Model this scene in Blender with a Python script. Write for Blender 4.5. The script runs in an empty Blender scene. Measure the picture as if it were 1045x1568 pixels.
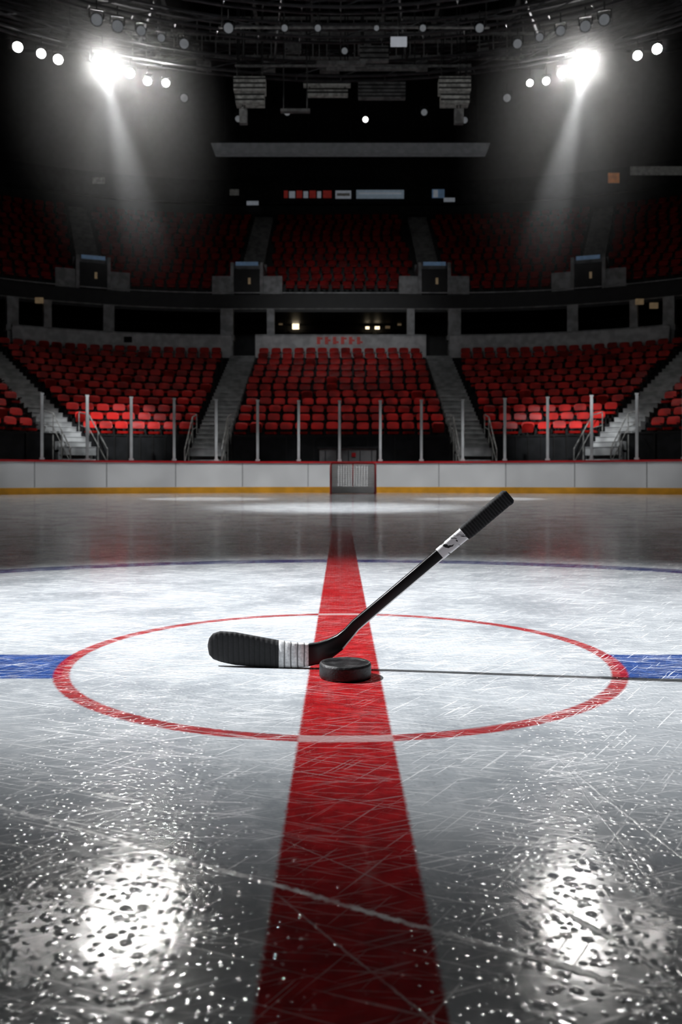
import bpy, math, random
from mathutils import Vector, Matrix
random.seed(7)
S=bpy.context.scene
F=1340.0; HY=732.0; CX=522.0; CH=0.5
def PX(px,py,Y): return Vector(((px-CX)/F*Y, Y, CH+(HY-py)/F*Y))

# ------------------------------------------------------------ node helpers
class NT:
    def __init__(s,name):
        s.m=bpy.data.materials.new(name); s.m.use_nodes=True
        s.t=s.m.node_tree; s.n=s.t.nodes; s.l=s.t.links
        s.b=s.n["Principled BSDF"]; s.out=s.n["Material Output"]
    def put(s,sock,v):
        if hasattr(v,'is_linked') or isinstance(v,bpy.types.NodeSocket): s.l.new(v,sock)
        elif v is not None:
            try: sock.default_value=v
            except Exception: sock.default_value=(v[0],v[1],v[2],1) if len(sock.default_value)==4 else v
    def math(s,op,a,b=None,c=None,clamp=False):
        n=s.n.new('ShaderNodeMath'); n.operation=op; n.use_clamp=clamp
        s.put(n.inputs[0],a)
        if b is not None: s.put(n.inputs[1],b)
        if c is not None: s.put(n.inputs[2],c)
        return n.outputs[0]
    def coord(s,k='Object'):
        n=s.n.new('ShaderNodeTexCoord'); return n.outputs[k]
    def mapping(s,v,scale=(1,1,1),rot=(0,0,0),loc=(0,0,0)):
        n=s.n.new('ShaderNodeMapping'); s.l.new(v,n.inputs[0])
        n.inputs['Location'].default_value=loc; n.inputs['Rotation'].default_value=rot; n.inputs['Scale'].default_value=scale
        return n.outputs[0]
    def noise(s,v,scale,detail=3,rough=.5,dist=0):
        n=s.n.new('ShaderNodeTexNoise'); s.l.new(v,n.inputs['Vector'])
        n.inputs['Scale'].default_value=scale; n.inputs['Detail'].default_value=detail
        n.inputs['Roughness'].default_value=rough; n.inputs['Distortion'].default_value=dist
        return n.outputs['Fac']
    def voro(s,v,scale):
        n=s.n.new('ShaderNodeTexVoronoi'); n.voronoi_dimensions='2D'; s.l.new(v,n.inputs['Vector']); n.inputs['Scale'].default_value=scale
        return n.outputs['Distance'],n.outputs['Color']
    def sm(s,v,a,b,lo=0.,hi=1.):
        n=s.n.new('ShaderNodeMapRange'); n.interpolation_type='SMOOTHSTEP'
        s.put(n.inputs[0],v); n.inputs[1].default_value=a; n.inputs[2].default_value=b
        n.inputs[3].default_value=lo; n.inputs[4].default_value=hi
        return n.outputs[0]
    def mix(s,f,a,b):
        n=s.n.new('ShaderNodeMix'); n.data_type='RGBA'
        s.put(n.inputs[0],f); s.put(n.inputs[6],a); s.put(n.inputs[7],b); return n.outputs[2]
    def bump(s,h,strength,dist,normal=None):
        n=s.n.new('ShaderNodeBump'); s.l.new(h,n.inputs['Height'])
        n.inputs['Strength'].default_value=strength; n.inputs['Distance'].default_value=dist
        if normal is not None: s.l.new(normal,n.inputs['Normal'])
        return n.outputs[0]
def c4(c): return (c[0],c[1],c[2],1)
def mat(name,col,rough=.6,metal=0.,var=.25,scale=3.,spec=.5,emit=None,es=0.,bump=0.,bscale=40.):
    t=NT(name); co=t.coord()
    n=t.noise(co,scale,1)
    t.put(t.b.inputs['Base Color'],t.mix(t.sm(n,.3,.7),c4([x*(1-var) for x in col]),c4([min(1,x*(1+var)) for x in col])))
    t.b.inputs['Roughness'].default_value=rough; t.b.inputs['Metallic'].default_value=metal
    t.b.inputs['Specular IOR Level'].default_value=spec
    if emit: t.b.inputs['Emission Color'].default_value=c4(emit); t.b.inputs['Emission Strength'].default_value=es
    if bump: t.put(t.b.inputs['Normal'],t.bump(t.noise(co,bscale,3),bump,.01))
    return t.m
def empty(name):
    o=bpy.data.objects.new(name,None); S.collection.objects.link(o); return o

# ------------------------------------------------------------ mesh builder
class MB:
    def __init__(s): s.v=[]; s.f=[]; s.m=[]; s.uv=None
    def add(s,vs,fs,m=0):
        o=len(s.v); s.v+= [tuple(v) for v in vs]; s.f+=[tuple(i+o for i in f) for f in fs]
        s.m+= [m]*len(fs) if isinstance(m,int) else list(m)
    def box(s,c,size,rz=0,m=0,rx=0,taper=1.0):
        hx,hy,hz=[a/2 for a in size]
        M=Matrix.Translation(Vector(c))@Matrix.Rotation(rz,4,'Z')@Matrix.Rotation(rx,4,'X')
        vs=[]
        for z in(-hz,hz):
            k=taper if z<0 else 1
            for x,y in((-hx*k,-hy),(hx*k,-hy),(hx*k,hy),(-hx*k,hy)): vs.append(M@Vector((x,y,z)))
        s.add(vs,[(0,3,2,1),(4,5,6,7),(0,1,5,4),(1,2,6,5),(2,3,7,6),(3,0,4,7)],m)
    def tube(s,a,b,r,m=0,n=6,r2=None):
        a=Vector(a);b=Vector(b);d=(b-a)
        if d.length<1e-6:return
        q=d.to_track_quat('Z','Y'); r2=r if r2 is None else r2; vs=[]
        for p,rr in((a,r),(b,r2)):
            for i in range(n):
                an=2*math.pi*i/n; vs.append(p+q@Vector((rr*math.cos(an),rr*math.sin(an),0)))
        fs=[(i,(i+1)%n,n+(i+1)%n,n+i) for i in range(n)]+[tuple(range(n-1,-1,-1)),tuple(range(n,2*n))]
        s.add(vs,fs,m)
    def path(s,pts,r,m=0,n=6):
        for a,b in zip(pts[:-1],pts[1:]): s.tube(a,b,r,m,n)
    def sweep(s,prof,pts_fn,ts,m=0):
        k=len(prof); vs=[]
        for t in ts:
            for R,z in prof:
                x,y,_=pts_fn(t,R); vs.append((x,y,z))
        fs=[];ms=[]
        for i in range(len(ts)-1):
            for j in range(k-1):
                fs.append((i*k+j,(i+1)*k+j,(i+1)*k+j+1,i*k+j+1)); ms.append(m if isinstance(m,int) else m[j])
        s.add(vs,fs,ms)
    def lamp(s,pos,aim,r,mb=0,ml=1,hang=.5):
        pos=Vector(pos); d=(Vector(aim)-pos).normalized()
        s.tube(pos-d*r*1.9,pos-d*r*.7,r*.6,mb,14,r*1.0)
        s.tube(pos-d*r*.7,pos,r*1.0,mb,14,r*1.12)
        s.tube(pos+d*.005,pos+d*.012,r*.95,ml,12)
        side=d.cross(Vector((0,0,1))).normalized()
        c=pos-d*r*.7; up=Vector((0,0,1))
        for sg in(-1,1): s.tube(c+side*sg*r*1.2,c+side*sg*r*1.2+up*r*1.7,r*.12,mb,5)
        s.tube(c-side*r*1.2+up*r*1.7,c+side*r*1.2+up*r*1.7,r*.12,mb,5)
        s.tube(c+up*r*1.7,c+up*(r*1.7+hang),r*.12,mb,5)
    def build(s,name,mats,parent=None,smooth=False,bevel=0):
        me=bpy.data.meshes.new(name); me.from_pydata(s.v,[],s.f)
        for m in mats: me.materials.append(m)
        me.polygons.foreach_set('material_index',s.m)
        if smooth: me.polygons.foreach_set('use_smooth',[True]*len(s.f))
        me.update()
        o=bpy.data.objects.new(name,me); S.collection.objects.link(o)
        if parent: o.parent=parent
        if bevel:
            b=o.modifiers.new('bevel','BEVEL'); b.width=bevel; b.segments=2; b.limit_method='ANGLE'
        return o

# ------------------------------------------------------------ materials
M_dark=mat('dark_steel',(.02,.021,.023),.55,.6)
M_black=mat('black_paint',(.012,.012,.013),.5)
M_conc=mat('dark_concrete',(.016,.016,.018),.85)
M_grey=mat('grey_concrete',(.36,.36,.35),.8)
M_step=mat('stair_grey',(.46,.47,.47),.75)
M_lgrey=mat('light_grey_panel',(.50,.51,.52),.6)
M_white=mat('board_white',(.80,.80,.80),.35,var=.06,scale=1.)
M_yellow=mat('kickplate_yellow',(.75,.34,.02),.4,var=.1)
M_redcap=mat('red_cap',(.5,.01,.015),.4,var=.1)
M_seam=mat('seam_dark',(.2,.2,.2),.6)
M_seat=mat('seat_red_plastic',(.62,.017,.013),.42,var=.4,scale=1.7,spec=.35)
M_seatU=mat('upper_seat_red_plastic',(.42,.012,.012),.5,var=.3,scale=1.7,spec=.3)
M_frame=mat('seat_frame',(.012,.012,.012),.5,.3)
M_alu=mat('aluminium',(.6,.61,.62),.4,.3,var=.08)
M_lens=mat('lamp_lens_bright',(1,1,1),.3,emit=(1,.98,.95),es=330)
M_lens1=mat('lamp_lens_boosted',(1,1,1),.3,emit=(1,.98,.95),es=1200)  # strength raised so these lamps leave bright reflections on the ice
M_lens2=mat('lamp_lens_medium',(1,1,1),.3,emit=(1,.98,.95),es=80)
M_lens5=mat('lamp_lens_soft',(1,1,1),.3,emit=(1,.98,.95),es=3)
M_lens3=mat('lamp_lens_dim',(.3,.3,.3),.3,emit=(.85,.92,1),es=.08)
M_warm=mat('warm_lamp',(1,.8,.5),.3,emit=(1,.82,.55),es=2.)
M_signw=mat('sign_white',(.5,.5,.5),.5,emit=(.8,.88,1),es=.11)
M_signr=mat('sign_red',(.5,.05,.04),.5,emit=(1,.1,.08),es=.06)
M_signb=mat('sign_blue',(.2,.35,.6),.5,emit=(.4,.65,1),es=.06)
M_signo=mat('sign_orange',(.7,.3,.1),.5,emit=(1,.4,.15),es=.08)
M_rig=mat('rig_grey_selflit',(.22,.22,.21),.6,var=.5,scale=6,emit=(.8,.8,.75),es=.024)  # self-lit: faint emission stands in for light falling on it
M_rigd=mat('rig_dark_selflit',(.10,.10,.10),.6,var=.5,scale=5,emit=(.8,.8,.8),es=.006)  # dimmer self-lit grey, emission again in place of lamp light

# ---- ice
def ice():
    t=NT('ice'); co=t.coord(); sp=t.n.new('ShaderNodeSeparateXYZ'); t.l.new(co,sp.inputs[0])
    X0,Y0=sp.outputs[0],sp.outputs[1]
    fj=t.math('SUBTRACT',t.noise(co,110,2),.5)
    j1=t.math('MULTIPLY',fj,.008)
    x=t.math('ADD',X0,j1); y=t.math('ADD',Y0,j1)
    def band(v,half,soft): return t.sm(v,half-soft,half+soft,1,0)
    red=band(t.math('ABSOLUTE',t.math('SUBTRACT',x,.0093)),.0912,.004)
    red=t.math('MULTIPLY',red,t.sm(y,7.6,9.2,1,0))  # far end faded in colour, as if washed out by the ice reflection
    ex=t.math('DIVIDE',x,.742); ey=t.math('DIVIDE',t.math('SUBTRACT',y,2.445),.768)
    e=t.math('SQRT',t.math('ADD',t.math('MULTIPLY',ex,ex),t.math('MULTIPLY',ey,ey)))
    circ=band(t.math('ABSOLUTE',t.math('SUBTRACT',e,1.)),.027,.006)
    blue=band(t.math('ABSOLUTE',t.math('SUBTRACT',y,2.33)),.148,.006)
    blue=t.math('MULTIPLY',blue,t.math('GREATER_THAN',e,1.0))
    yy=t.math('SUBTRACT',y,2.2)
    r2=t.math('SQRT',t.math('ADD',t.math('MULTIPLY',x,x),t.math('MULTIPLY',yy,yy)))
    big=band(t.math('ABSOLUTE',t.math('SUBTRACT',r2,3.08)),.095,.02)
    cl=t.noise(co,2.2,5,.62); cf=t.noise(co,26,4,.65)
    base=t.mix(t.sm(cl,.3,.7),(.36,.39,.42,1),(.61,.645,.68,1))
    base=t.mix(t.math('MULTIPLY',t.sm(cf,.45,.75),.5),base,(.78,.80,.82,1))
    def scr(a,sc,th,seed,along=.9):
        v=t.mapping(t.mapping(co,rot=(0,0,a),loc=(seed,seed*.7,0)),scale=(along,sc,1))
        n=t.noise(v,1.,1.5,.5,.2)
        return t.sm(n,th,th+.03)
    sc=None
    for a,s_,th,sd,al in((.40,190,.635,1.3,3.4),(-.42,230,.64,4.1,5.),(.08,250,.645,7.7,4),(-1.0,200,.66,9.2,5)):
        q=scr(a,s_,th,sd,al); sc=q if sc is None else t.math('MAXIMUM',sc,q)
    sc=t.math('MULTIPLY',sc,t.sm(cl,.33,.5))
    br=t.sm(t.noise(co,14,2,.6),.36,.55)
    wobn=t.math('SUBTRACT',t.noise(co,2.5,1),.5)
    def cut(p,q,w,k):
        dx,dy=q[0]-p[0],q[1]-p[1]; L=math.hypot(dx,dy); nx,ny=-dy/L,dx/L
        d=t.math('ADD',t.math('MULTIPLY',X0,nx),t.math('MULTIPLY',Y0,ny))
        d=t.math('SUBTRACT',d,nx*p[0]+ny*p[1])
        d=t.math('ABSOLUTE',t.math('ADD',t.math('ADD',d,t.math('MULTIPLY',wobn,.03)),t.math('MULTIPLY',fj,w*1.8)))
        al=t.math('ADD',t.math('MULTIPLY',X0,dx/L),t.math('MULTIPLY',Y0,dy/L)); a0=(dx*p[0]+dy*p[1])/L
        rng=t.math('MULTIPLY',t.sm(al,a0-.03,a0+.03),t.sm(al,a0+L-.05,a0+L+.03,k,0))
        return t.math('MULTIPLY',t.sm(d,w*.2,w,1,0),rng)
    def g(px,py):
        d=F*CH/(py-HY); return ((px-CX)/F*d,d)
    cuts=None
    for a,b,w,k in ((g(-60,1218),g(1200,1578),.0072,1.),(g(780,1350),g(1150,1565),.0056,1.),(g(880,1185),g(1150,1390),.0034,.9),
                     (g(430,1375),g(700,1600),.0026,.35),(g(-100,1130),g(330,1160),.0024,.7),
                     (g(440,1290),g(660,1380),.0016,.3),(g(640,1060),g(900,980),.0024,.8),(g(840,1140),g(980,1330),.0018,.5),(g(150,1560),g(420,1490),.0022,.4)):
        q=cut(a,b,w,k); cuts=q if cuts is None else t.math('MAXIMUM',cuts,q)
    cuts=t.math('MULTIPLY',cuts,t.math('ADD',t.math('MULTIPLY',br,.6),.4))
    allsc=t.math('MAXIMUM',t.math('MULTIPLY',sc,t.math('SUBTRACT',.95,t.math('MULTIPLY',red,.70))),cuts)
    redc=t.mix(t.sm(cf,.35,.7),(.28,.0015,.004,1),(.46,.005,.008,1))
    col=t.mix(t.math('MULTIPLY',big,.96),base,(.004,.025,.17,1))
    col=t.mix(t.math('MULTIPLY',blue,.95),col,t.mix(t.sm(cf,.35,.7),(.006,.04,.20,1),(.015,.08,.34,1)))
    col=t.mix(t.math('MULTIPLY',red,.98),col,redc)
    cc=t.mix(red,redc,(.50,.32,.32,1))
    col=t.mix(t.math('MULTIPLY',circ,.92),col,cc)
    col=t.mix(t.math('MULTIPLY',allsc,.8),col,(.96,.97,.99,1))
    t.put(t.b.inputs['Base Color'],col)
    ro=t.sm(cl,.3,.7,.14,.08); ro=t.math('ADD',ro,t.math('MULTIPLY',allsc,.2)); ro=t.math('ADD',ro,t.math('MULTIPLY',t.sm(cf,.5,.75),.05))
    t.put(t.b.inputs['Roughness'],ro)
    t.b.inputs['IOR'].default_value=1.31; t.b.inputs['Specular IOR Level'].default_value=1.0
    # fine rime: little rounded bumps of refrozen spray, over gentle undulation
    d1,c1=t.voro(co,92); d2,c2=t.voro(co,52)
    s1=t.n.new('ShaderNodeSeparateColor'); t.l.new(c1,s1.inputs[0]); s2=t.n.new('ShaderNodeSeparateColor'); t.l.new(c2,s2.inputs[0])
    b1=t.math('MULTIPLY',t.sm(d1,0,.5,1,0),t.sm(s1.outputs[0],.3,1.))
    b2=t.math('MULTIPLY',t.sm(d2,0,.42,1,0),t.sm(s2.outputs[0],.6,1.))
    h=t.math('ADD',t.math('MULTIPLY',b1,.62),t.math('MULTIPLY',b2,.75))
    h=t.math('ADD',h,t.math('MULTIPLY',t.noise(co,13,2,.5),.85))
    h=t.math('ADD',h,t.math('MULTIPLY',cuts,.5))
    t.put(t.b.inputs['Normal'],t.bump(h,1.,.0008))
    return t.m
M_ice=ice()

# ------------------------------------------------------------ ice floor, boards
CY=12.; RB=17.5; YB=-8.
def rink(t,R):
    t=t%4
    if t<=1: a=math.radians(-90+180*t); return R*math.sin(a),CY+R*math.cos(a),-a
    if t<=2: return R,CY+(YB-CY)*(t-1),-math.pi/2
    if t<=3: a=math.radians(90+180*(t-2)); return R*math.sin(a),YB+R*math.cos(a),-a
    return -R,YB+(CY-YB)*(t-3),math.pi/2
rt=[i/80 for i in range(81)]+[1+i/4 for i in range(1,5)]+[2+i/24 for i in range(1,25)]+[3+i/4 for i in range(1,4)]+[3.9999]
b=MB(); vs=[]
for t_ in rt: x,y,_=rink(t_,RB+.05); vs.append((x,y,0))
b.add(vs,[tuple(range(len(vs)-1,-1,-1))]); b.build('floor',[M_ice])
b=MB(); b.add([(-45,-32,-.03),(45,-32,-.03),(45,62,-.03),(-45,62,-.03)],[(0,1,2,3)]); b.build('arena_subfloor',[M_conc])
rt2=rt[:-1]+[4.0-1e-9]
b=MB()
b.sweep([(RB,0),(RB-.012,.0),(RB-.012,.2),(RB,.2),(RB,1.0),(RB-.05,1.0),(RB-.05,1.06),(RB+.16,1.06),(RB+.16,0)],rink,rt2,[1,1,1,0,2,2,2,3])
nj=25
for i in range(nj+1):
    x,y,rz=rink(i/nj,RB-.004); b.box((x,y,.6),(.022,.012,.78),rz,4)
for i in range(1,6):
    for sx in(1.0,3.0):
        x,y,rz=rink(sx+i/6,RB-.004); b.box((x,y,.6),(.022,.012,.78),rz,4)
b.build('rink_boards',[M_white,M_yellow,M_redcap,M_dark,M_seam])
# glass
gt=NT('rink_glass_mat'); gn=gt.n; tr=gn.new('ShaderNodeBsdfTransparent'); gl=gn.new('ShaderNodeBsdfGlossy'); gl.inputs['Roughness'].default_value=.08
gl.inputs['Color'].default_value=(.8,.85,.9,1); tr.inputs['Color'].default_value=(.86,.87,.88,1)
mx=gn.new('ShaderNodeMixShader'); mx.inputs[0].default_value=.025
gt.l.new(tr.outputs[0],mx.inputs[1]); gt.l.new(gl.outputs[0],mx.inputs[2]); gt.l.new(mx.outputs[0],gt.out.inputs[0])
gp=empty('rink_glass_barrier')
b=MB(); npst=40; p=MB()
for i in range(npst+1):
    t_=i/npst-.0007; x,y,rz=rink(max(t_,0),RB+.08)
    b.box((x,y,2.085),(.085,.06,2.02),rz,0); b.box((x,y,3.10),(.11,.08,.05),rz,0); b.box((x,y,1.10),(.14,.12,.06),rz,0)
    if i<npst:
        a=max(t_,0)+.0008; c=(i+1)/npst-.0015
        p.sweep([(RB+.08,1.07),(RB+.08,3.06)],rink,[a,c],0)
b.build('stanchions',[M_alu],gp); p.build('panes',[gt.m],gp)

# ------------------------------------------------------------ bowl path
FX,FY,TL=5.2,24.5,14.
def bowl(t,R):
    s=1 if t>=0 else -1; a=abs(t)
    if a<=1: return s*FX*a,FY+R,0.
    th=math.radians(45)*min(a-1,1)
    x=FX+R*math.sin(th); y=FY+R*math.cos(th)
    if a>2:
        L=(a-2)*TL; x+=L*math.cos(th); y-=L*math.sin(th)
    return s*x,y,-s*th
bt=[-3,-2]+[-2+i/14 for i in range(1,15)]+[1+i/14 for i in range(0,15)]+[3]
def rng(a,b_,n=14): return [a+(b_-a)*i/n for i in range(n+1)]
G1=empty('lower_grandstand'); G2=empty('upper_grandstand')
NL=12; R0=6.5; DR=.875; Z0=1.7; DZ=.375
prof=[(R0-.1,-.02),(R0-.1,Z0)]
for i in range(NL):
    prof+= [(R0+DR*(i+1),Z0+DZ*i)]
    if i<NL-1: prof+=[(R0+DR*(i+1),Z0+DZ*(i+1))]
b=MB(); b.sweep(prof,bowl,bt,0)
RT=R0+DR*NL; ZT=Z0+DZ*(NL-1)
b.sweep([(RT,ZT),(RT,6.2),(22.4,6.2)],bowl,bt,0)
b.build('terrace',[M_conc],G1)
b=MB()
for a0,a1 in((-.74,.74),(1.02,1.72),(-1.72,-1.02),(1.92,3),(-3,-1.92)):
    n=14 if abs(a0)>=1 or abs(a1)>1 else 6
    b.sweep([(R0-.16,.0),(R0-.16,1.95),(R0-.12,1.95),(R0-.12,.0)],bowl,rng(a0,a1,n),0)
    b.sweep([(R0-.19,1.95),(R0-.19,2.0),(R0-.12,2.0),(R0-.12,1.95)],bowl,rng(a0,a1,n),1)
    N=8
    for i in range(N+1):
        x,y,rz=bowl(a0+(a1-a0)*i/N,R0-.18); b.box((x,y,1.1),(.05,.04,1.7),rz,1)
b.build('front_row_barrier',[M_dark,M_frame],G1)
def seat_tpl():
    vs=[];fs=[];ms=[]
    def add(v,f,m):
        o=len(vs); vs.extend(v); fs.extend([tuple(i+o for i in q) for q in f]); ms.extend([m]*len(f))
    out=[(-.19,.57),(.19,.57),(.22,.62),(.22,.74),(.195,.80),(.12,.825),(-.12,.825),(-.195,.80),(-.22,.74),(-.22,.62)]
    fr=[(x,.17+(z-.4)*.22+abs(x)*-.2,z) for x,z in out]; bk=[(x*.97,.22+(z-.4)*.22+abs(x)*-.2,z) for x,z in out]; n=len(out)
    add(fr+bk,[tuple(range(n)),tuple(range(2*n-1,n-1,-1))]+[(i,n+i,n+(i+1)%n,(i+1)%n) for i in range(n)],0)
    pn=[(-.21,-.2),(-.15,-.26),(.15,-.26),(.21,-.2),(.21,.12),(-.21,.12)]; k=len(pn)
    add([(x,y,.45 if y<0 else .41) for x,y in pn]+[(x*.9,y*.9,.37) for x,y in pn],[tuple(range(k)),tuple(range(2*k-1,k-1,-1))]+[(i,k+i,k+(i+1)%k,(i+1)%k) for i in range(k)],0)
    def bx(c,sz,m):
        x,y,z=c;a,b_,d=[q/2 for q in sz]
        add([(x-a,y-b_,z-d),(x+a,y-b_,z-d),(x+a,y+b_,z-d),(x-a,y+b_,z-d),(x-a,y-b_,z+d),(x+a,y-b_,z+d),(x+a,y+b_,z+d),(x-a,y+b_,z+d)],
            [(0,3,2,1),(4,5,6,7),(0,1,5,4),(1,2,6,5),(2,3,7,6),(3,0,4,7)],m)
    bx((0,.05,.19),(.08,.12,.38),1); bx((.255,0,.58),(.035,.28,.03),1); bx((.255,.1,.3),(.035,.05,.56),1)
    bx((-.13,.20,.48),(.03,.03,.22),1); bx((.13,.20,.48),(.03,.03,.22),1)
    return vs,fs,ms
tv,tf,tm=seat_tpl()
def put_seat(B,x,y,z,rz):
    rz+=random.uniform(-.08,.08)
    c,s_=math.cos(rz),math.sin(rz); j=random.uniform(-.02,.02); z+=.006; kz=random.uniform(.975,1.02)
    up=random.random()<.06
    if up:
        vv=[(vx,(.12+(vy)*.12),(.42+(.14-vy)*.85)) if 20<=k<32 else (vx,vy,vz) for k,(vx,vy,vz) in enumerate(tv)]
    else: vv=tv
    B.add([(x+vx*c-vy*s_,y+vx*s_+vy*c+j,z+vz*kz) for vx,vy,vz in vv],tf,tm)
def fill_row(B,R,z,aisles,W=.6,tail=.8,aw=.62,cen=3.95):
    n=int(2*cen/W); off=-(n-1)*W/2+random.uniform(-.5,.5)*(2*cen-n*W)
    for k in range(n): put_seat(B,off+k*W,FY+R,z,0)
    for sg in(-1,1):
        edges=[0.05/R]+sum([[math.radians(a)-aw/R,math.radians(a)+aw/R] for a in aisles],[])+[math.radians(45)]
        for q in range(0,len(edges),2):
            a0,a1=edges[q],edges[q+1]; n=int((a1-a0)*R/W)
            if n<1: continue
            sl=(a1-a0)-n*W/R; o_=random.uniform(.1,.9)*sl
            for k in range(n):
                th=a0+o_+W/R*(k+.5); put_seat(B,sg*(FX+R*math.sin(th)),FY+R*math.cos(th),z,-sg*th)
        n=int(TL*tail/W); o_=random.uniform(.5,.9)
        for k in range(n):
            x,y,rz=bowl(sg*(2+(k+o_)*W/TL),R); put_seat(B,x,y,z,rz)
B=MB()
for i in range(NL): fill_row(B,R0+DR*i+.5,Z0+DZ*i,[38],W=.55)
B.build('lower_stadium_seats',[M_seat,M_frame])
b=MB(); hr=MB()
def stair(sg,kind,R0_,Z0_,DR_,DZ_,N,w,zstart=None,B_=None,mi=0):
    steps=2*N
    for k in range(-2 if zstart else 0,steps):
        R=R0_+DR_*k/2; z=Z0_+DZ_*(k+1)/2
        if kind is None: x,y,rz=sg*4.6,FY+R+DR_/4,0
        else:
            th=math.radians(kind); x=sg*(FX+(R+DR_/4)*math.sin(th)); y=FY+(R+DR_/4)*math.cos(th); rz=-sg*th
        B_.box((x,y,z-.12),(w,DR_/2+.01,.28),rz,mi)
        B_.box((x+math.sin(rz)*(DR_/4),y-math.cos(rz)*(DR_/4),z+.012),(w,.05,.02),rz,mi+1)
for sg in(-1,1):
    stair(sg,None,R0-.1,Z0,DR,DZ,NL,1.16,True,b); stair(sg,38,R0-.1,Z0,DR,DZ,NL,1.1,True,b)
    for kind in(None,38):
        th=0 if kind is None else math.radians(kind)
        for k in range(5):
            R=R0-.45-.28*k; z=Z0-.35-.24*k
            if kind is None: x,y=sg*4.6,FY+R
            else: x,y=sg*(FX+R*math.sin(th)),FY+R*math.cos(th)
            b.box((x,y,z/2),(1.16,.28,z),-sg*th,0); b.box((x+math.sin(-sg*th)*.12,y-math.cos(th)*.12,z+.01),(1.16,.04,.02),-sg*th,1)
        for side in(-.62,.62):
            def pt(R,z):
                bx=sg*4.6 if kind is None else sg*(FX+R*math.sin(th)); by=FY+R*(1 if kind is None else math.cos(th))
                return Vector((bx+side*math.cos(th),by-sg*side*math.sin(th),z))
            pts=[pt(R0-1.75,1.45),pt(R0-.2,2.65),pt(R0+.7,2.8)]
            hr.path(pts,.022) 
            for p_,zb in((pts[0],.0),(pts[1],.9),(pts[2],1.7),((pts[0]+pts[1])/2,.5)): hr.tube(p_,(p_.x,p_.y,zb),.02)
            hr.path([q-Vector((0,0,.45)) for q in pts],.014)
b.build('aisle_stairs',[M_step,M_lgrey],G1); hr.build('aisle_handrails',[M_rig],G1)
b=MB()
for a0,a1 in((-.78,.78),(1.0,1.74),(-1.74,-1.0),(1.86,3),(-3,-1.86)):
    n=2 if a1-a0>1.5 and abs(a0)<1 else 14
    b.sweep([(RT+.02,ZT),(RT+.02,7.25),(RT+.2,7.25),(RT+.2,6.2)],bowl,rng(a0,a1,n),0)
    b.sweep([(RT-.01,7.25),(RT-.01,7.31),(RT+.23,7.31),(RT+.23,7.25)],bowl,rng(a0,a1,n),1)
for i in range(6):
    b.box((-1.05+i*.38,FY+RT-.01,7.02),(.16,.03,.34),0,2); b.box((-.98+i*.38,FY+RT-.012,7.12-(i%3)*.09),(.24,.03,.08),0,2)
M_par=mat('parapet_grey',(.8,.8,.81),.7,var=.15)
b.build('concourse_parapet',[M_par,M_lgrey,M_signr],G1)
b=MB()
for xx,w in((-3.35,.36),(3.35,.36),(-5.45,.6),(5.45,.6)):
    b.box((xx,FY+RT+.5,7.45),(w,.4,2.3),0,0); b.box((xx,FY+RT+.5,7.2),(w+.12,.5,.25),0,0)
for sg in(-1,1):
    for deg,w in((19,.5),(28,.35),(33,.5),(41,.5)):
        th=math.radians(deg); R=RT+.5; b.box((sg*(FX+R*math.sin(th)),FY+R*math.cos(th),7.45),(w,.4,2.3),-sg*th,0)
        b.box((sg*(FX+R*math.sin(th)),FY+R*math.cos(th),7.2),(w+.12,.5,.25),-sg*th,0)
b.build('concourse_columns',[M_lgrey],G1)
b=MB(); b.sweep([(22.5,6.2),(22.5,8.7)],bowl,bt,0)
for t_ in [x/10 for x in range(-19,20,3)]:
    x,y,rz=bowl(t_,22.4); b.box((x,y,7.3),(1.2,.12,1.9),rz,1); b.box((x,y-.02,8.35),(1.3,.14,.18),rz,2)
b.build('concourse_rear_partition',[M_black,M_dark,M_conc],G1)
b=MB()
def clamp_lamp(px,py,w,h,m):
    Y=FY+22.1; p=PX(px,py,Y); b.box(p,(w,.12,h),0,m); b.box(p+Vector((0,.05,h/2+.05)),(w+.1,.16,.08),0,0)
for px,py,w,h,m in((453,500,.35,.28,1),(563,502,.2,.12,1),(578,502,.25,.14,1),(594,501,.25,.12,2),(430,496,.2,.1,2),(612,497,.2,.08,2),(386,470,.2,.1,2),(659,440,.2,.1,2)): clamp_lamp(px,py,w,h,m)
for px,py,m,Y in((1002,468,2,39),(60,460,2,39.5),(196,520,0,40),(980,462,2,39.5)): 
    p=PX(px,py,Y); b.box(p,(.35,.12,.25),0,m)
M_warm2=mat('warm_lamp_dim',(.4,.33,.2),.3,emit=(1,.7,.4),es=.07)
b.build('concourse_lights',[M_dark,M_warm,M_warm2],G1)
# upper tier
NU=12; RU=18.5; DRU=.82; ZU=9.5; DZU=.55
prof=[(23,8.75),(RU-.3,8.6),(RU-.3,9.45),(RU-.22,9.45),(RU-.22,ZU-.05),(RU,ZU-.05),(RU,ZU)]
for i in range(NU):
    prof.append((RU+DRU*(i+1),ZU+DZU*i))
    if i<NU-1: prof.append((RU+DRU*(i+1),ZU+DZU*(i+1)))
b=MB(); b.sweep(prof,bowl,bt,[0]*(len(prof)-1))
b.sweep([(RU-.34,9.5),(RU-.34,9.56),(RU-.2,9.56)],bowl,bt,1)
b.sweep([(RU-.33,8.72),(RU-.33,8.78)],bowl,bt,2)
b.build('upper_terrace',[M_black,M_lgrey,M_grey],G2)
B=MB()
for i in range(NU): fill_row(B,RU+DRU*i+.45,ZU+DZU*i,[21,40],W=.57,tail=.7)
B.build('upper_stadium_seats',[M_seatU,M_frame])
b=MB(); v=MB()
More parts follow.
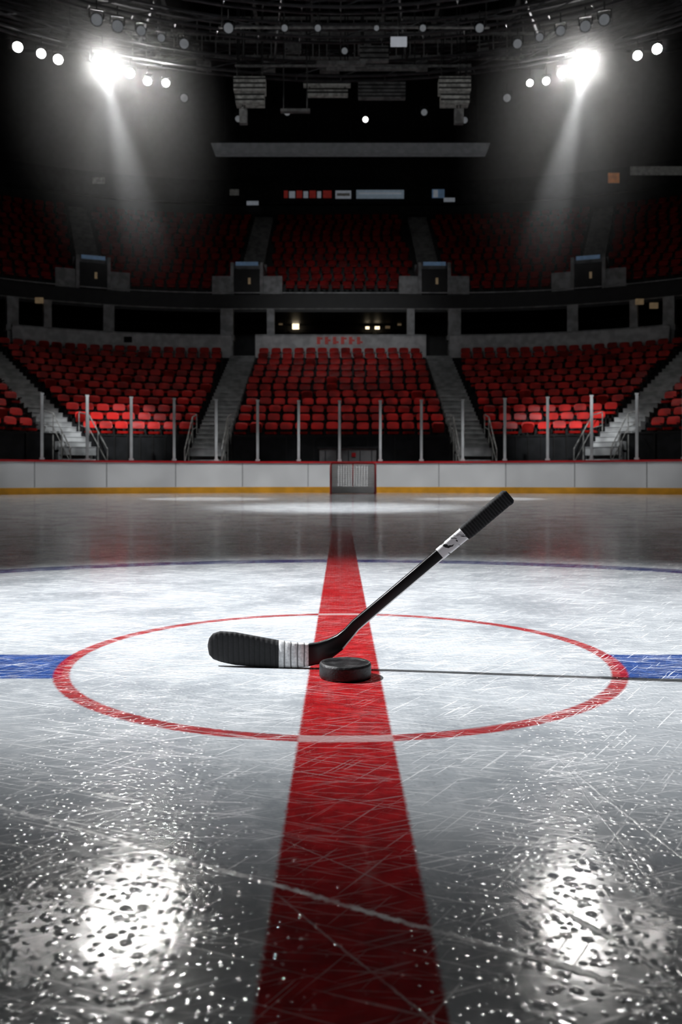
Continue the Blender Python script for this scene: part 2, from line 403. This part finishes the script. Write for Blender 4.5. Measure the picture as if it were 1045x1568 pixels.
for sg in(-1,1):
    for kind in(None,21,40):
        th=0 if kind is None else math.radians(kind)
        def P(R,off,z):
            if kind is None: return Vector((sg*4.6+off,FY+R,z))
            return Vector((sg*(FX+R*math.sin(th))+off*math.cos(th),FY+R*math.cos(th)-sg*off*math.sin(th),z))
        stair(sg,kind,RU,ZU,DRU,DZU,NU,1.1,None,b)
        rz=-sg*th
        for o in(-.72,.72): v.box(P(RU+.9,o,10.2),(.16,2.2,1.7),rz,0)
        v.box(P(RU+2.0,0,11.0),(1.6,.2,.9),rz,0)
        for o in(-1.25,1.25): v.box(P(RU+.1,o,9.95),(.95,.22,.95),rz,0)
        v.box(P(RU-.05,0,10.1),(1.25,.1,1.3),rz,1)  # black slab stands in for the darkness inside the opening
        v.box(P(RU-.12,0,11.0),(1.1,.1,.17),rz,2)
        v.box(P(RU-.14,.12,10.15),(.12,.06,.3),rz,3)
b.build('upper_aisle_stairs',[M_grey,M_grey],G2); v.build('vomitory_entrances',[M_lgrey,M_black,M_signb,M_warm2],G2)
RW=RU+DRU*NU+.15; ZW=ZU+DZU*NU
b=MB(); b.sweep([(RW+.6,ZW-1),(RW+.6,26)],bowl,bt,0); b.sweep([(RW+.05,16.0),(RW+.05,17.0),(RW-.3,17.0),(RW-.3,18.4),(RW+.6,18.4)],bowl,bt,[0,0,1,0])
b.build('wall_back',[M_black,M_dark])
b=MB()
Yw=FY+RW-.36
def sign(x0,x1,y0,y1,m,Y=Yw): 
    a=PX(x0,y1,Y); c=PX(x1,y0,Y); b.box((a+c)/2,(c.x-a.x,.06,c.z-a.z),0,m)
for k,(x0,x1,m) in enumerate([(435,441,1),(443,452,0),(454,463,1),(465,472,0),(474,484,1),(486,492,0),(495,508,1)]): sign(x0,x1,292+(k%2),303,m)
sign(514,538,292,304,0); sign(516,536,296,300,4,Yw-.05); sign(546,619,291,304,2); sign(550,615,295,297,0,Yw-.05); sign(662,681,290,303,3); sign(664,671,291,302,0,Yw-.05)
sign(932,949,265,280,5,44); sign(966,1045,255,268,4,43); sign(352,366,290,299,4); sign(378,396,308,314,0); sign(680,697,303,309,0); sign(142,160,272,281,4,45); sign(755,766,288,294,4)
b.build('sponsor_signs',[M_signw,M_signr,mat('sign_bluegrey',(.3,.4,.5),.5,emit=(.6,.75,.9),es=.10),M_signb,M_rig,M_signo])
b=MB(); b.add([(-45,-32,26),(45,-32,26),(45,62,26),(-45,62,26)],[(0,3,2,1)])
for x in range(-40,41,5): b.box((x,15,25.6),(.3,90,.8),0,1)
for y in range(-28,60,6): b.box((0,y,25.2),(88,.3,.6),0,1)
b.build('ceiling',[M_black,M_dark])

# ------------------------------------------------------------ rigging
def ringpt(R,a,z): return Vector((R*math.sin(a),13+R*math.cos(a),z))
b=MB()
for R,z,h in((17.5,14.5,.5),(14.8,14.5,.4),(13.2,14.6,.4),(20.2,16.2,.5),(23,18,.5)):
    n=72
    for i in range(n):
        a0=2*math.pi*i/n; a1=2*math.pi*(i+1)/n
        for zz in(z,z+h):
            b.tube(ringpt(R,a0,zz),ringpt(R,a1,zz),.05,0,5); b.tube(ringpt(R+.35,a0,zz),ringpt(R+.35,a1,zz),.05,0,5)
        b.tube(ringpt(R,a0,z),ringpt(R,a1,z+h),.025,0,4); b.tube(ringpt(R,a0,z),ringpt(R+.35,a0,z),.025,0,4); b.tube(ringpt(R,a0,z+h),ringpt(R+.35,a1,z+h),.025,0,4)
    for i in range(0,n,6):
        a=2*math.pi*i/n; b.tube(ringpt(R,a,z+h),ringpt(R,a,24.85),.02,0,4)
for i in range(0,24):
    a=2*math.pi*i/24+.13; b.tube(ringpt(13.2,a,15.0),ringpt(17.5,a,15.0),.04,0,4); b.tube(ringpt(17.5,a,15.),ringpt(23,a,18.3),.04,0,4)
b.build('lighting_truss',[mat('truss_metal',(.06,.06,.065),.5,.6)])
b=MB()
for Y,z in((31.5,15.6),(33.5,17.2),(35.5,17.6)):
    for dz in(0,.9): b.box((0,Y,z+dz),(15,.12,.07),0,0)
    b.box((0,Y+.4,z),(15,.7,.05),0,1)
    for k in range(31): b.box((-7.5+k*.5,Y,z+.45),(.035,.05,.9),0,0)
for X in(-6.5,-3.2,-1.1,1.6,3.6,6.5):
    b.box((X,33.5,17.9),(.12,4.4,.10),0,0)
    b.tube((X,31.5,16.5),(X,31.5,24.8),.03,1,5); b.tube((X,35.5,18.4),(X,35.5,24.8),.03,1,5)
for X,Y,z,w,h in((-2.6,31.3,15.2,.5,.3),(-.4,31.3,15.15,.7,.25),(2.9,31.3,15.2,.4,.35),(4.4,31.3,15.1,.5,.3),(-4.9,31.3,15.2,.5,.3),(-1.8,33.2,16.8,.6,.3),(.9,33.2,16.8,.5,.4),(-5.6,33.2,16.8,.4,.4),(5.4,33.2,16.8,.4,.4)):
    b.box((X,Y,z),(w,.3,h),0,2); b.tube((X,Y,z+h/2),(X,Y,z+h/2+.25),.03,1,5)
b.build('overhead_catwalk',[M_rigd,M_dark,M_rigd])
aim=Vector((0,4,0))
def LP(px,py,z=14.): 
    Y=(z-CH)*F/(HY-py); return PX(px,py,Y)
big=[]; fl=[]
for px,py in((157,97),(899,97)):
    p_=LP(px,py,13.9); o=MB(); o.lamp(p_,(0,2,.3),.30,0,1,.4)
    d=(aim-p_).normalized()
    for k in range(4): o.tube(p_-d*(.25+.08*k),p_-d*(.27+.08*k),.36-.02*k,0,14)
    fl.append(o.build('floodlight',[M_dark,M_lens])); big.append(p_)
b=MB()
for px,py,r,m in((27,72,.15,1),(63,82,.14,1),(89,91,.15,1),(199,112,.15,4),(226,124,.13,4),(254,127,.12,4),(812,127,.11,1),(837,124,.12,1),(862,112,.16,4),(977,85,.14,1),(1007,75,.15,1),(560,183,.11,5)):
    b.lamp(LP(px,py),(0,3,.3),r,0,m,.3)
for px,py,r in((148,30,.17),(180,40,.17),(216,47,.14),(247,58,.12),(282,67,.15),(926,30,.16),(897,40,.16),(859,47,.14),(827,57,.12),(793,67,.14),
    (350,43,.15),(436,43,.10),(487,43,.1),(577,43,.08),(648,43,.1),(735,43,.13),(282,150,.14),(777,150,.14),(440,172,.12),(650,172,.12),(365,182,.12),(712,184,.12),(528,78,.1)):
    b.lamp(LP(px,py),(0,3,.3),r,0,2,.3)
p_=LP(611,64); b.box(p_,(.5,.12,.26),0,3); b.tube(p_,p_+Vector((0,0,.9)),.03,0,5)
b.build('spotlight_cluster',[M_dark,M_lens2,M_lens3,mat('led_panel',(.3,.3,.3),.3,emit=(.85,.9,1),es=.25),M_lens1,M_lens5])
b=MB()
def hp(x0,x1,y0,y1,Y,m=0,th=.3,fin=0):
    a=PX(x0,y1,Y); c=PX(x1,y0,Y); ce=(a+c)/2; b.box(ce,(c.x-a.x,th,c.z-a.z),0,m)
    for k in range(fin):
        z=a.z+(k+.5)*(c.z-a.z)/fin; b.box((ce.x,Y-th/2-.02,z),(c.x-a.x+.05,.05,(c.z-a.z)/fin*.2),0,1)
    for sx in(a.x+.1,c.x-.1): b.tube((sx,Y,c.z),(sx,Y,24.8),.02,1,4)
for x0,x1 in((359,407),(672,720)):
    hp(x0,x1,122,143,30,0,.5,3); hp(x0+3,x1-2,146,161,30.2,0,.5,2); hp(x0+8 if x0<500 else x0+24,x0+20 if x0<500 else x0+38,168,190,30.2,2,.2)
hp(465,537,125,133,31,0,.2,1); hp(470,533,139,148,31,0,.2,1); hp(549,621,124,152,31,2,.2,5); hp(552,595,72,95,29,2,.2,3); hp(485,560,95,100,29,2,.2); hp(500,640,104,107,30,2,.2); hp(430,475,168,172,30,2,.2)
hp(335,750,41,43,27,2,.1); hp(360,720,100,102,30,2,.1)
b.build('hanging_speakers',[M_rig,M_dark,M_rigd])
b=MB(); a=PX(330,237,40); c=PX(744,222,40)
ce=(a+c)/2; b.box(ce,(c.x-a.x+.35,.5,c.z-a.z),0,0,0,.975)
b.box(ce+Vector((0,0,.3)),(c.x-a.x-.4,.25,.12),0,1)
for k in range(7): x=a.x+.4+k*(c.x-a.x-.8)/6; b.tube((x,40,c.z),(x,40,24.8),.025,1,5)
b.build('hanging_beam',[mat('beam_grey_selflit',(.18,.18,.19),.5,emit=(.8,.85,.9),es=.026),M_dark])  # beam is no lamp; its slight emission stands in for light on it

# ------------------------------------------------------------ goal
gm=empty('hockey_goal')
gx,gy,gw,gh=.39,27.4,1.40,.97
b=MB()
L=gx-gw/2; R=gx+gw/2
b.path([(L,gy,0),(L,gy,gh-.05),(L+.05,gy,gh),(R-.05,gy,gh),(R,gy,gh-.05),(R,gy,0)],.032,0,10)
back=[(L,gy,.03),(L-.02,gy+.5,.03),(L+.2,gy+.85,.03),(gx,gy+.95,.03),(R-.2,gy+.85,.03),(R+.02,gy+.5,.03),(R,gy,.03)]
b.path(back,.028,0,8)
topb=[(L,gy,gh),(L+.03,gy+.3,gh),(L+.2,gy+.5,gh),(gx,gy+.55,gh),(R-.2,gy+.5,gh),(R-.03,gy+.3,gh),(R,gy,gh)]
b.path(topb,.02,0,8); b.path([back[3],topb[3]],.02,0,8)
b.build('goal_frame',[M_redcap],gm,True)
b=MB()
def lerp(p,q,t): return tuple(p[i]+(q[i]-p[i])*t for i in range(3))
def samp(pl,t):
    t*=len(pl)-1; i=min(int(t),len(pl)-2); return lerp(pl[i],pl[i+1],t-i)
for k in range(37): b.tube(samp(back,k/36),samp(topb,k/36),.015,0,4)
for k in range(1,14): b.path([lerp(samp(back,j/12),samp(topb,j/12),k/14) for j in range(13)],.015,0,4)
for k in range(1,16): x=L+gw*k/16; b.tube((x,gy,gh),samp(topb,k/16),.005,0,4)
b.box((gx,gy+.3,.12),(gw*.95,.02,.2),0,0)
b.build('goal_net',[mat('net_white',(.9,.9,.9),.8,var=.05)],gm)
b=MB()
p0=PX(490,707,30.6); p1=PX(576,686,30.6)
b.box(((p0.x+p1.x)/2,30.45,p1.z/2),(p1.x-p0.x,.5,p1.z),0,0); b.box(((p0.x+p1.x)/2,30.42,p1.z),(p1.x-p0.x+.1,.6,.05),0,1)
b.box((.45,30.18,1.3),(.14,.03,.14),0,2)
for k in range(5): b.box((p0.x+.2+k*.4,30.18,.8),(.03,.03,1.3),0,1)
b.build('timekeeper_booth',[mat('booth_grey',(.16,.16,.16),.6),M_dark,M_redcap])

# ------------------------------------------------------------ puck
pt_=NT('puck_rubber'); co=pt_.coord(); n1=pt_.noise(co,30,5,.6); n2=pt_.noise(co,220,2)
pt_.put(pt_.b.inputs['Base Color'],pt_.mix(pt_.sm(n1,.45,.75),(.006,.006,.007,1),(.028,.028,.03,1)))
pt_.put(pt_.b.inputs['Roughness'],pt_.sm(n1,.3,.7,.32,.55))
chk=pt_.n.new('ShaderNodeTexVoronoi'); pt_.l.new(co,chk.inputs['Vector']); chk.inputs['Scale'].default_value=190
hh=pt_.math('ADD',pt_.math('MULTIPLY',chk.outputs['Distance'],.6),n2)
pt_.put(pt_.b.inputs['Normal'],pt_.bump(hh,.5,.0012))
b=MB(); n=112; r=.0648; h=.0375
pr=[(0,0),(r-.004,0),(r-.0012,.0012),(r,.004)]+[(r+(.0009 if k%2 else 0),.006+k*.0028) for k in range(10)]+[(r,h-.005),(r-.001,h-.002),(r-.003,h-.0004),(r-.006,h),(r-.013,h-.0003),(r-.0145,h-.0012),(r-.03,h-.0012),(0,h-.0012)]
vs=[]
for q,z in pr[1:-1]:
    for i in range(n): a=2*math.pi*i/n; vs.append((q*math.cos(a),q*math.sin(a),z))
vs+= [(0,0,0),(0,0,pr[-1][1])]; K=len(pr)-2
fs=[(j*n+i,j*n+(i+1)%n,(j+1)*n+(i+1)%n,(j+1)*n+i) for j in range(K-1) for i in range(n)]
fs+=[(K*n,(i+1)%n,i) for i in range(n)]+[(K*n+1,(K-1)*n+i,(K-1)*n+(i+1)%n) for i in range(n)]
b.add(vs,fs,0); pk=b.build('hockey_puck',[pt_.m],None,True); pk.location=(.0115,2.2,.0004)

# ------------------------------------------------------------ stick
T=[((318.5,986),(318.5,991),2.335,.003,0),((320.5,977),(320.5,1002),2.334,.0055,0),((326,970),(327,1009),2.332,.007,0),((337,966.5),(339,1013.5),2.330,.0078,0),
((360,968),(361,1018),2.326,.008,0),((395,974.5),(395,1021.5),2.318,.008,0),((427,980.5),(427,1022.5),2.311,.008,0),
((427.4,980),(427.4,1023),2.311,.0086,1),((450,983.5),(450,1022.5),2.306,.0088,1),((472.5,985),(472.5,1020.5),2.303,.0092,1),
((473,985.6),(473,1019.8),2.303,.0088,2),((488,983),(489,1016.5),2.301,.0095,2),((502,978.5),(509,1007),2.300,.0105,2),((516,972),(526,994),2.299,.011,2),((528,962.5),(539,978),2.298,.011,2)]
c0=Vector((545,957)); c1=Vector((779,760)); dv=(c1-c0).normalized(); pv=Vector((dv.y,-dv.x))
if pv.y>0: pv=-pv
LL=(c1-c0).length
def sh(s,hw,Y,ht,m):
    c=c0+dv*s; a=c+pv*hw; d=c-pv*hw; T.append(((a.x,a.y),(d.x,d.y),Y,ht,m))
for s,hw,m in((0,8.8,2),(60,8.4,2),(120,8.6,2),(168,8.8,2),(168.4,9.3,3),(190,9.6,3),(216,9.8,3),(216.5,11.0,4),(221,11.8,4)):
    sh(s,hw,2.298-.04*s/LL,.0115 if m<4 else .0145,m)
k=225
while k<LL-8: sh(k,11.8+(.35 if int(k/4.5)%2 else 0),2.298-.04*k/LL,.0148,4); k+=4.5
sh(LL-5,12.6,2.258,.0155,4); sh(LL-1,12.2,2.258,.015,4); sh(LL+2,9.5,2.258,.012,4)
NS=20; vs=[];fs=[];ms=[]; prev=None; ulen=0; us=[]
for (tp,bp,Y,ht,m) in T:
    a=PX(tp[0],tp[1],Y); d=PX(bp[0],bp[1],Y); c=(a+d)/2; hv=(a-d)/2
    if prev is not None: ulen+=(c-prev).length
    prev=c; us.append(ulen)
    for i in range(NS):
        an=2*math.pi*(i+.5)/NS; e=.38
        cu=math.copysign(abs(math.cos(an))**e,math.cos(an)); cv=math.copysign(abs(math.sin(an))**e,math.sin(an))
        p_=c+hv*cv+Vector((0,ht*cu,0)); p_.z=max(p_.z,.0006); vs.append(p_)
for j in range(len(T)-1):
    mm=T[j+1][4] if T[j+1][4]==T[j][4] else T[j][4]
    for i in range(NS):
        fs.append((j*NS+i,j*NS+(i+1)%NS,(j+1)*NS+(i+1)%NS,(j+1)*NS+i))
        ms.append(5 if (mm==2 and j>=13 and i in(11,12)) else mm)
fs.append(tuple(range(NS-1,-1,-1))); ms.append(0); fs.append(tuple((len(T)-1)*NS+i for i in range(NS))); ms.append(4)
def tape(name,c1_,c2_,wave,ro,fr=.15):
    t=NT(name); uv=t.coord('UV'); w=t.n.new('ShaderNodeTexWave'); t.l.new(uv,w.inputs['Vector']); w.inputs['Scale'].default_value=wave; w.bands_direction='X'; w.inputs['Distortion'].default_value=1.2; w.inputs['Detail'].default_value=2
    co=t.coord(); n=t.noise(co,160,3); f=w.outputs['Fac']
    t.put(t.b.inputs['Base Color'],t.mix(t.sm(f,.0,.22),c4(c2_),t.mix(t.sm(n,.3,.8),c4(c1_),c4([x*1.5 for x in c1_]))))
    t.b.inputs['Roughness'].default_value=ro
    t.put(t.b.inputs['Normal'],t.bump(t.math('ADD',t.math('MULTIPLY',f,.8),t.math('MULTIPLY',n,.5)),.7,.0015))
    return t.m
M_tb=tape('blade_tape_black',(.012,.012,.013),(.003,.003,.003),22,.75)
M_tw=tape('blade_tape_white',(.68,.68,.68),(.16,.16,.16),18,.7)
M_gt=tape('grip_tape_black',(.012,.012,.013),(.002,.002,.002),40,.85)
M_sb=mat('shaft_black',(.005,.005,.006),.3,spec=.4)
lt=NT('shaft_label'); n=lt.noise(lt.mapping(lt.coord(),rot=(0,.7,0),scale=(1,1,2.2)),34,2,.5,1.2)
lt.put(lt.b.inputs['Base Color'],lt.mix(lt.sm(n,.58,.61),(.8,.8,.81,1),(.02,.02,.02,1))); lt.b.inputs['Roughness'].default_value=.35
M_edge=mat('shaft_edge_highlight',(.9,.9,.91),.3,var=.05)  # bevel highlight along the lower shaft edge, painted on in white
me=bpy.data.meshes.new('hockey_stick'); me.from_pydata([tuple(v) for v in vs],[],fs)
for m in(M_tb,M_tw,M_sb,lt.m,M_gt,M_edge): me.materials.append(m)
me.polygons.foreach_set('material_index',ms)
uvl=me.uv_layers.new(name='UVMap')
for pl in me.polygons:
    pl.use_smooth=len(pl.vertices)==4
    for li,vi in zip(pl.loop_indices,pl.vertices): 
        uvl.data[li].uv=(us[vi//NS],(vi%NS)/NS*.2)
me.update(); so=bpy.data.objects.new('hockey_stick',me); S.collection.objects.link(so)
try: me.set_sharp_from_angle(angle=math.radians(40))
except Exception: pass

# ------------------------------------------------------------ beam haze and an added bloom ball at each floodlight (thins out to nothing at its edge)
def hazemat(name,dens):
    hm=bpy.data.materials.new(name); hm.use_nodes=True; nt=hm.node_tree; nt.nodes.clear()
    o_=nt.nodes.new('ShaderNodeOutputMaterial'); vsn=nt.nodes.new('ShaderNodeVolumeScatter'); vsn.inputs['Anisotropy'].default_value=.2
    tc=nt.nodes.new('ShaderNodeTexCoord'); ln=nt.nodes.new('ShaderNodeVectorMath'); ln.operation='LENGTH'; nt.links.new(tc.outputs['Object'],ln.inputs[0])
    mr=nt.nodes.new('ShaderNodeMapRange'); mr.interpolation_type='SMOOTHSTEP'; nt.links.new(ln.outputs['Value'],mr.inputs[0])
    mr.inputs[1].default_value=.05; mr.inputs[2].default_value=.98; mr.inputs[3].default_value=dens; mr.inputs[4].default_value=0.
    nt.links.new(mr.outputs[0],vsn.inputs['Density']); nt.links.new(vsn.outputs[0],o_.inputs['Volume']); return hm
hm=hazemat('haze',.024); hm2=hazemat('lamp_bloom',.07)
beam_t=[Vector((-3.2,21,0)),Vector((3.4,21,0))]
def ell(c,q,sc_,m,par,name):
    hz=MB(); vs=[];NA=20;NB=12
    for j in range(NB+1):
        a=math.pi*j/NB
        for k in range(NA):
            bb=2*math.pi*k/NA; vs.append((math.sin(a)*math.cos(bb),math.sin(a)*math.sin(bb),-math.cos(a)))
    fs=[(j*NA+k,j*NA+(k+1)%NA,(j+1)*NA+(k+1)%NA,(j+1)*NA+k) for j in range(NB) for k in range(NA)]
    hz.add(vs,fs,0); ho=hz.build(name,[m],par,True)
    ho.location=c; ho.rotation_mode='QUATERNION'; ho.rotation_quaternion=q; ho.scale=sc_
for i_,p_ in enumerate(big):
    d=(beam_t[i_]-p_).normalized(); q=d.to_track_quat('Z','Y')
    ell(p_+d*2.2,q,(3.8,3.8,7.6),hm,fl[i_],'stage_haze')
    d2=(Vector((0,2,.3))-p_).normalized()
    ell(p_+d2*.65,q,(1.25,1.25,1.25),hm2,fl[i_],'lamp_bloom_ball')  # dense ball of haze added to give the lamp a bloom halo

# ------------------------------------------------------------ lights
def spot(name,loc,tgt,P,ang,blend=1.,rad=.2,col=(.97,.985,1)):
    l=bpy.data.lights.new(name,'SPOT'); l.energy=P; l.spot_size=math.radians(ang); l.spot_blend=blend; l.shadow_soft_size=rad; l.color=col
    o=bpy.data.objects.new(name,l); S.collection.objects.link(o); o.location=loc
    o.rotation_euler=(Vector(tgt)-Vector(loc)).to_track_quat('-Z','Y').to_euler(); return o
spot('key_spot',(-9.1,4.5,10.4),(.1,3.40,0),22500,19.6,1,.16)
spot('overhead_spot',(1.2,4.6,13),(0,3.7,0),2400,21,1,.4)
spot('far_ice_spot',(0,3,14),(0,15,0),40000,16,1,.4)
for sg,p_ in((-1,big[0]),(1,big[1])):
    tg=beam_t[0 if sg<0 else 1]
    spot('floodlight_beam',p_+(tg-p_).normalized()*.35,tg,15000,12,.5,.14)
    spot('floodlight_spill',p_+(tg-p_).normalized()*.35,tg+Vector((sg*3.0,3,0)),1500,40,1,.2)
    spot('stand_spot',(sg*8,15,13),(sg*8.3,30.7,2.3),14500,15.5,1,.4)  # added without a fixture to light the side seats
for x in(-9.1,-6.5,-3.9,-1.3,1.3,3.9,6.5,9.1):
    yb=CY+math.sqrt(RB*RB-x*x); spot('board_spot',(x*.8,yb-7.2,9),(x,yb-.2,.75),2200*(1 if abs(x)<5 else .7 if abs(x)<8 else .35),20,1,.3)  # row of unseen spots added to brighten the boards
spot('centre_stand_spot',(0,14,13),(0,32,2.6),150,24,1,.5)
spot('concourse_spot',(0,14,12),(0,41.6,7.8),2000,24,1,.5)  # unseen spot added to lift the parapet brightness
spot('upper_stand_spot',(0,10,14),(0,43,8.8),420,60,1,.8)
a_=bpy.data.lights.new('ceiling_fill','AREA'); a_.energy=25; a_.size=20; ao=bpy.data.objects.new('ceiling_fill',a_); S.collection.objects.link(ao); ao.location=(0,26,22)
w=bpy.data.worlds.new('World'); S.world=w; w.use_nodes=True; w.node_tree.nodes['Background'].inputs[0].default_value=(.5,.6,.75,1); w.node_tree.nodes['Background'].inputs[1].default_value=.0025
cy=S.cycles
cy.max_bounces=4; cy.diffuse_bounces=1; cy.glossy_bounces=2; cy.transmission_bounces=2; cy.transparent_max_bounces=6; cy.volume_bounces=0

# ------------------------------------------------------------ camera
cd=bpy.data.cameras.new('camera'); cam=bpy.data.objects.new('camera',cd); S.collection.objects.link(cam); S.camera=cam
cam.location=(0,0,CH); cam.rotation_euler=(math.pi/2,0,0)
cd.sensor_width=36; cd.lens=36*F/1568; cd.shift_y=-(784-HY)/1568; cd.shift_x=(522.5-CX)/1568
cd.clip_end=200; cd.clip_start=.05
cd.dof.use_dof=True; cd.dof.focus_distance=2.25; cd.dof.aperture_fstop=6.3
S.view_settings.view_transform='Standard'; S.view_settings.look='None'
